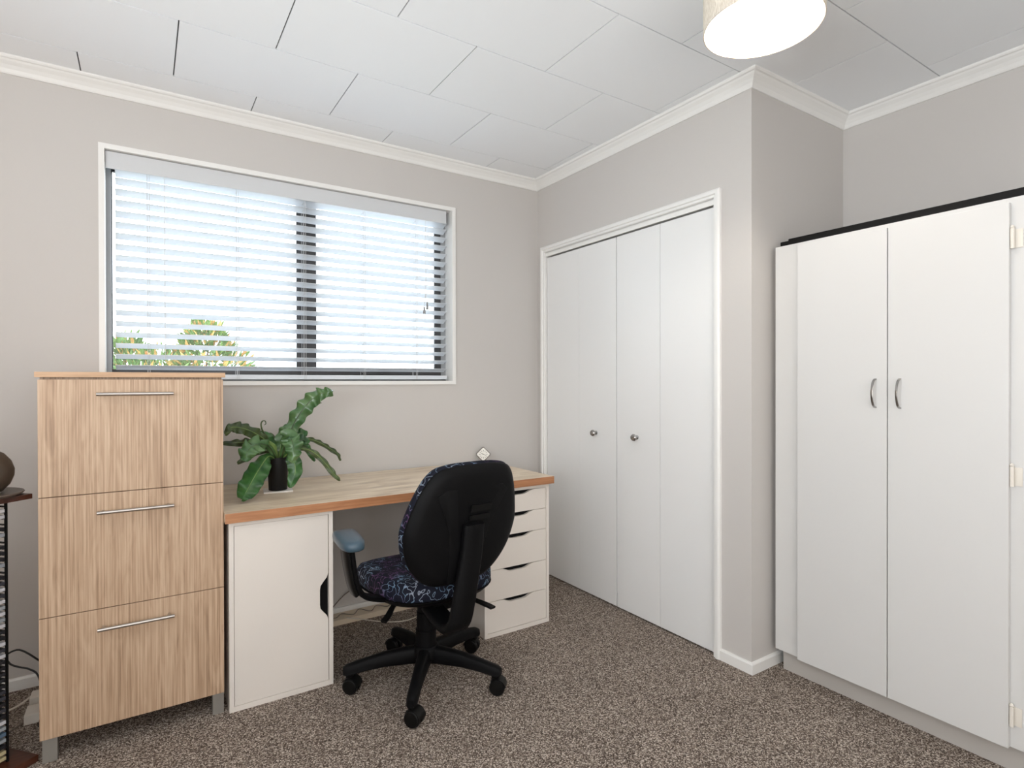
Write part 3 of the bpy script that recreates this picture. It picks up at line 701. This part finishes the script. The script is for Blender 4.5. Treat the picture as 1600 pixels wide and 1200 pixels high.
for k, (mt_, hw, pts) in enumerate(LEAVES):
    lf = build('frond', fern_leaf(mt_, hw, pts, k), M[mt_], fn, smooth=True, angle=70)
    if mt_ == 'stem': continue
    b = MB(); pp = catmull([Vector(p) for p in pts], 5)[:-4]
    b.tube([q + Vector((0, -.0009, .0004)) for q in pp], lambda t: .0022*(1-t)+.0007, 6, False); build('midrib', b, M['stem'] if k % 3 else M['leaf_olive'], lf, smooth=True)
b = MB(); b.tube([(0.482, 2.6, 0.862), (0.462, 2.6, 0.916), (0.442, 2.6, 0.961), (0.424, 2.6, 0.995), (0.419, 2.6, 1.02), (0.425, 2.6, 1.033), (0.435, 2.6, 1.033), (0.438, 2.6, 1.022), (0.432, 2.6, 1.016)], lambda t: .0030*(1-t)+.0016, 8)
o = build('curled_frond', b, M['leaf_olive'], fn, smooth=True); o['label'] = 'thin dark frond curled at its tip'

# ------------------------------------------------------------------ diamond clock
ccx, ccy, ccz = 1.655, 2.852, .777
ck = thing('desk_clock', 'small silver diamond shaped clock standing on the desk', 'clock', (ccx, ccy, DZ1))
face_dir = Vector((-.42, -.9, .05)).normalized(); rt = Vector((0, 0, 1)).cross(face_dir).normalized()*1; upc = face_dir.cross(rt).normalized()
def CP(x, y, d): return Vector((ccx, ccy, ccz)) + rt*x + upc*y + face_dir*d
def diamond(r, d, c=.18):
    out = []
    for k in range(4):
        t = PI/2*k; n1 = (math.cos(t), math.sin(t)); t0 = (math.cos(t-PI/2), math.sin(t-PI/2)); t2 = (math.cos(t+PI/2), math.sin(t+PI/2))
        for q in (t0, t2): out.append(CP(r*(n1[0]*(1-c*.5)+q[0]*c*.5), r*(n1[1]*(1-c*.5)+q[1]*c*.5), d))
    return out
b = MB(); b.loft([diamond(.042, -.018), diamond(.046, -.014), diamond(.046, .004), diamond(.043, .006), diamond(.040, .004)]); build('clock_case', b, M['chrome'], ck)
b = MB(); b.loft([diamond(.0395, .003), diamond(.0395, .0048)]); cf = build('clock_face', b, M['clockface'], ck)
b = MB()
for k in range(12):
    t = 2*PI*k/12; rr_ = .0205; l_ = .003 if k % 3 else .0042
    c_, s_ = math.sin(t), math.cos(t)
    q = [(c_*(rr_-l_)+s_*.001, s_*(rr_-l_)-c_*.001), (c_*(rr_+l_)+s_*.001, s_*(rr_+l_)-c_*.001), (c_*(rr_+l_)-s_*.001, s_*(rr_+l_)+c_*.001), (c_*(rr_-l_)-s_*.001, s_*(rr_-l_)+c_*.001)]
    b.loft([[CP(x, y, .0049) for x, y in q], [CP(x, y, .0055) for x, y in q]])
build('hour_marks', b, M['ink'], cf)
for ang, ln, wd_ in ((math.radians(-64), .0135, .0016), (math.radians(115), .0155, .0012)):
    c_, s_ = math.sin(ang), math.cos(ang); b = MB()
    q = [(-c_*.003+s_*wd_, -s_*.003-c_*wd_), (c_*ln+s_*wd_*.6, s_*ln-c_*wd_*.6), (c_*ln-s_*wd_*.6, s_*ln+c_*wd_*.6), (-c_*.003-s_*wd_, -s_*.003+c_*wd_)]
    b.loft([[CP(x, y, .0056) for x, y in q], [CP(x, y, .0064) for x, y in q]]); build('clock_hand', b, M['ink'], cf)
b = MB(); b.box(ccx-.018, ccx+.018, ccy-.010, ccy+.014, DZ1, DZ1+.006, bev=.001); build('clock_foot', b, M['chrome'], ck)

# ------------------------------------------------------------------ cable conduit and leads under the desk
o = build('cable_conduit', MB().box(.66, 1.31, 2.800, 2.892, 0, .026, bev=.002), M['duct'], origin=(0, 0, 0)); tag(o, 'cream boxed cable conduit lying along the wall under the desk', 'conduit')
b = MB(); b.tube([(.84, 2.80, .03), (.90, 2.77, .020), (1.0, 2.70, .008), (1.10, 2.66, .006), (1.2, 2.70, .006), (1.27, 2.78, .006)], .0028, 8)
tag(build('white_lead', b, M['cable_w'], smooth=True), 'thin white cable looping across the carpet under the desk', 'cable')
b = MB(); b.tube([(.76, 2.886, .03), (.79, 2.880, .06), (.86, 2.87, .125), (.95, 2.87, .155), (1.05, 2.87, .135), (1.14, 2.87, .06), (1.18, 2.87, .03)], .0026, 8)
tag(build('arched_cable', b, M['cable_g'], smooth=True), 'thin grey cable arching against the wall under the desk', 'cable')
b = MB(); P = [(.68, 2.80, .030)]
for k in range(12): P.append((.70+.045*k, 2.82+.045*(k % 2), .0285+.002*(k % 3)))
P.append((1.27, 2.84, .029)); b.tube(P, .0018, 6)
tag(build('tangled_cable', b, M['cable_g'], smooth=True), 'thin dark cable zigzagging on top of the cream conduit', 'cable')
b = MB(); b.tube([(.69, 2.79, .004), (.72, 2.79, .02), (.76, 2.80, .035), (.77, 2.83, .033), (.74, 2.86, .030), (.69, 2.86, .029)], .0018, 6)
tag(build('short_lead', b, M['cable_g'], smooth=True), 'short dark cable drooping over the left end of the conduit', 'cable')

# ------------------------------------------------------------------ disc rack at the left edge
RX, RY = -.466, 2.332; ra = math.atan2(.66, .75); RM = Matrix.Translation((RX, RY, 0)) @ Matrix.Rotation(ra, 4, 'Z')
rk = thing('disc_rack', 'tall narrow mahogany and black rack of discs at the left edge', 'rack', (RX, RY, 0))
build('rack_base', MB().box(-.130, .130, -.130, .130, 0, .022, bev=.003, M4=RM), M['maho'], rk)
build('rack_top', MB().box(-.122, .122, -.122, .122, .834, .850, bev=.002, M4=RM), M['maho'], rk)
for sx in (-1, 1):
    for sy in (-1, 1):
        b = MB(); x, y = sx*.0785, sy*.073; b.box(x-.003, x+.003, y-.003, y+.003, .02, .836, M4=RM); build('rack_post', b, M['blackbar'], rk)
b = MB(); NCD = 42; pitch = .0187; zc0 = .030
for k in range(NCD+1):
    z = zc0 + pitch*k
    for sx in (-1, 1): b.box(sx*.075-.004, sx*.075+.004, -.073, .073, z-.0015, z+.0015, M4=RM)
build('rack_rungs', b, M['blackbar'], rk)
tints = [srgb(200, 200, 205), srgb(150, 155, 160), srgb(60, 60, 66), srgb(225, 225, 228), srgb(110, 60, 52), srgb(90, 110, 130), srgb(190, 178, 140), srgb(40, 40, 44)]
cdm = [plain('disc_spine_%d' % i, c, .25) for i, c in enumerate(tints)]
def cd_mesh(mat):
    b = MB(); b.box(-.0735, .0735, -.076, .055, 0, .0100, bev=.0008)
    bm = b.bm; me = bpy.data.meshes.new('disc_case'); bm.to_mesh(me); bm.free(); me.materials.append(mat); return me
CN = ['pale grey', 'mid grey', 'dark grey', 'white', 'dull red', 'slate blue', 'tan', 'black']
def ordinal(n):
    U = ['', 'first', 'second', 'third', 'fourth', 'fifth', 'sixth', 'seventh', 'eighth', 'ninth', 'tenth', 'eleventh', 'twelfth', 'thirteenth', 'fourteenth', 'fifteenth', 'sixteenth', 'seventeenth', 'eighteenth', 'nineteenth']
    if n < 20: return U[n]
    T_ = {2: ('twentieth', 'twenty'), 3: ('thirtieth', 'thirty'), 4: ('fortieth', 'forty')}[n//10]
    return T_[0] if n % 10 == 0 else T_[1] + '-' + U[n % 10]
cms = [cd_mesh(q) for q in cdm]; rnd = random.Random(3)
for k in range(NCD):
    if k in (31, 36, 39): continue
    ci = rnd.choice([0, 1, 0, 2, 2, 3, 7, 7, 7, 1] if k > 4 else [5, 6, 7, 1])
    o = bpy.data.objects.new('disc_case', cms[ci]); COL.objects.link(o)
    o.matrix_world = RM @ Matrix.Translation((0, 0, zc0+pitch*k+.0016)); tag(o, '%s disc case in the rack, %s slot up from the rack base' % (CN[ci], ordinal(k+1)), 'disc case', 'disc cases in the rack')
# vase on a dark dish
VX, VY = -.425, 2.325
b = MB(); b.lathe([(.05, 0), (.105, .003), (.112, .009), (.110, .012), (.06, .009), (.02, .008)], (VX, VY, .850), n=40); tag(build('dish', b, M['dish'], smooth=True, origin=(VX, VY, .85)), 'flat dark dish under the brown vase on the rack', 'dish')
b = MB(); b.lathe([(.045, 0), (.060, .004), (.078, .025), (.087, .050), (.088, .070), (.080, .096), (.064, .118), (.042, .133), (.030, .138), (.026, .134), (.02, .11)], (VX, VY, .861), n=40)
tag(build('vase', b, M['vase'], smooth=True, origin=(VX, VY, .861)), 'rounded dark brown vase on top of the disc rack', 'vase')
# leads and power adapters beside the rack
for pts, r_, mt_, nm, lab in (
    ([(-.405, 2.60, .255), (-.367, 2.6, .264), (-.316, 2.6, .215), (-.298, 2.68, .15), (-.30, 2.78, .06), (-.30, 2.83, .004)], .0032, 'cable_b', 'upper_cable', 'upper black cable arching from the rack to behind the oak cabinet'),
    ([(-.405, 2.60, .250), (-.392, 2.6, .222), (-.37, 2.6, .205), (-.342, 2.6, .190), (-.316, 2.595, .161), (-.300, 2.57, .09), (-.305, 2.55, .03), (-.31, 2.54, .004)], .0032, 'cable_b', 'lower_cable', 'lower black cable sagging from the rack to behind the oak cabinet'),
    ([(-.60, 2.66, .004), (-.48, 2.70, .006), (-.40, 2.72, .012), (-.352, 2.735, .035)], .004, 'cable_w', 'power_lead', 'white power lead running across the carpet to the plug'),
    ([(-.62, 2.52, .004), (-.46, 2.53, .004), (-.39, 2.56, .005), (-.350, 2.60, .012)], .0032, 'cable_g', 'adapter_lead', 'dark grey lead running across the carpet to the power board')):
    b = MB(); b.tube(pts, r_, 8); tag(build(nm, b, M[mt_], smooth=True), lab, 'cable')
b = MB(); b.box(-.355, -.285, 2.70, 2.765, .0, .042, bev=.006); tag(build('power_plug', b, M['plastic_w']), 'white power plug on the carpet behind the oak cabinet', 'plug')
b = MB(); b.box(-.355, -.17, 2.585, 2.665, 0, .034, bev=.004); pbd = build('power_board', b, M['plastic_w']); tag(pbd, 'white power board on the carpet beside the oak cabinet leg', 'power board')
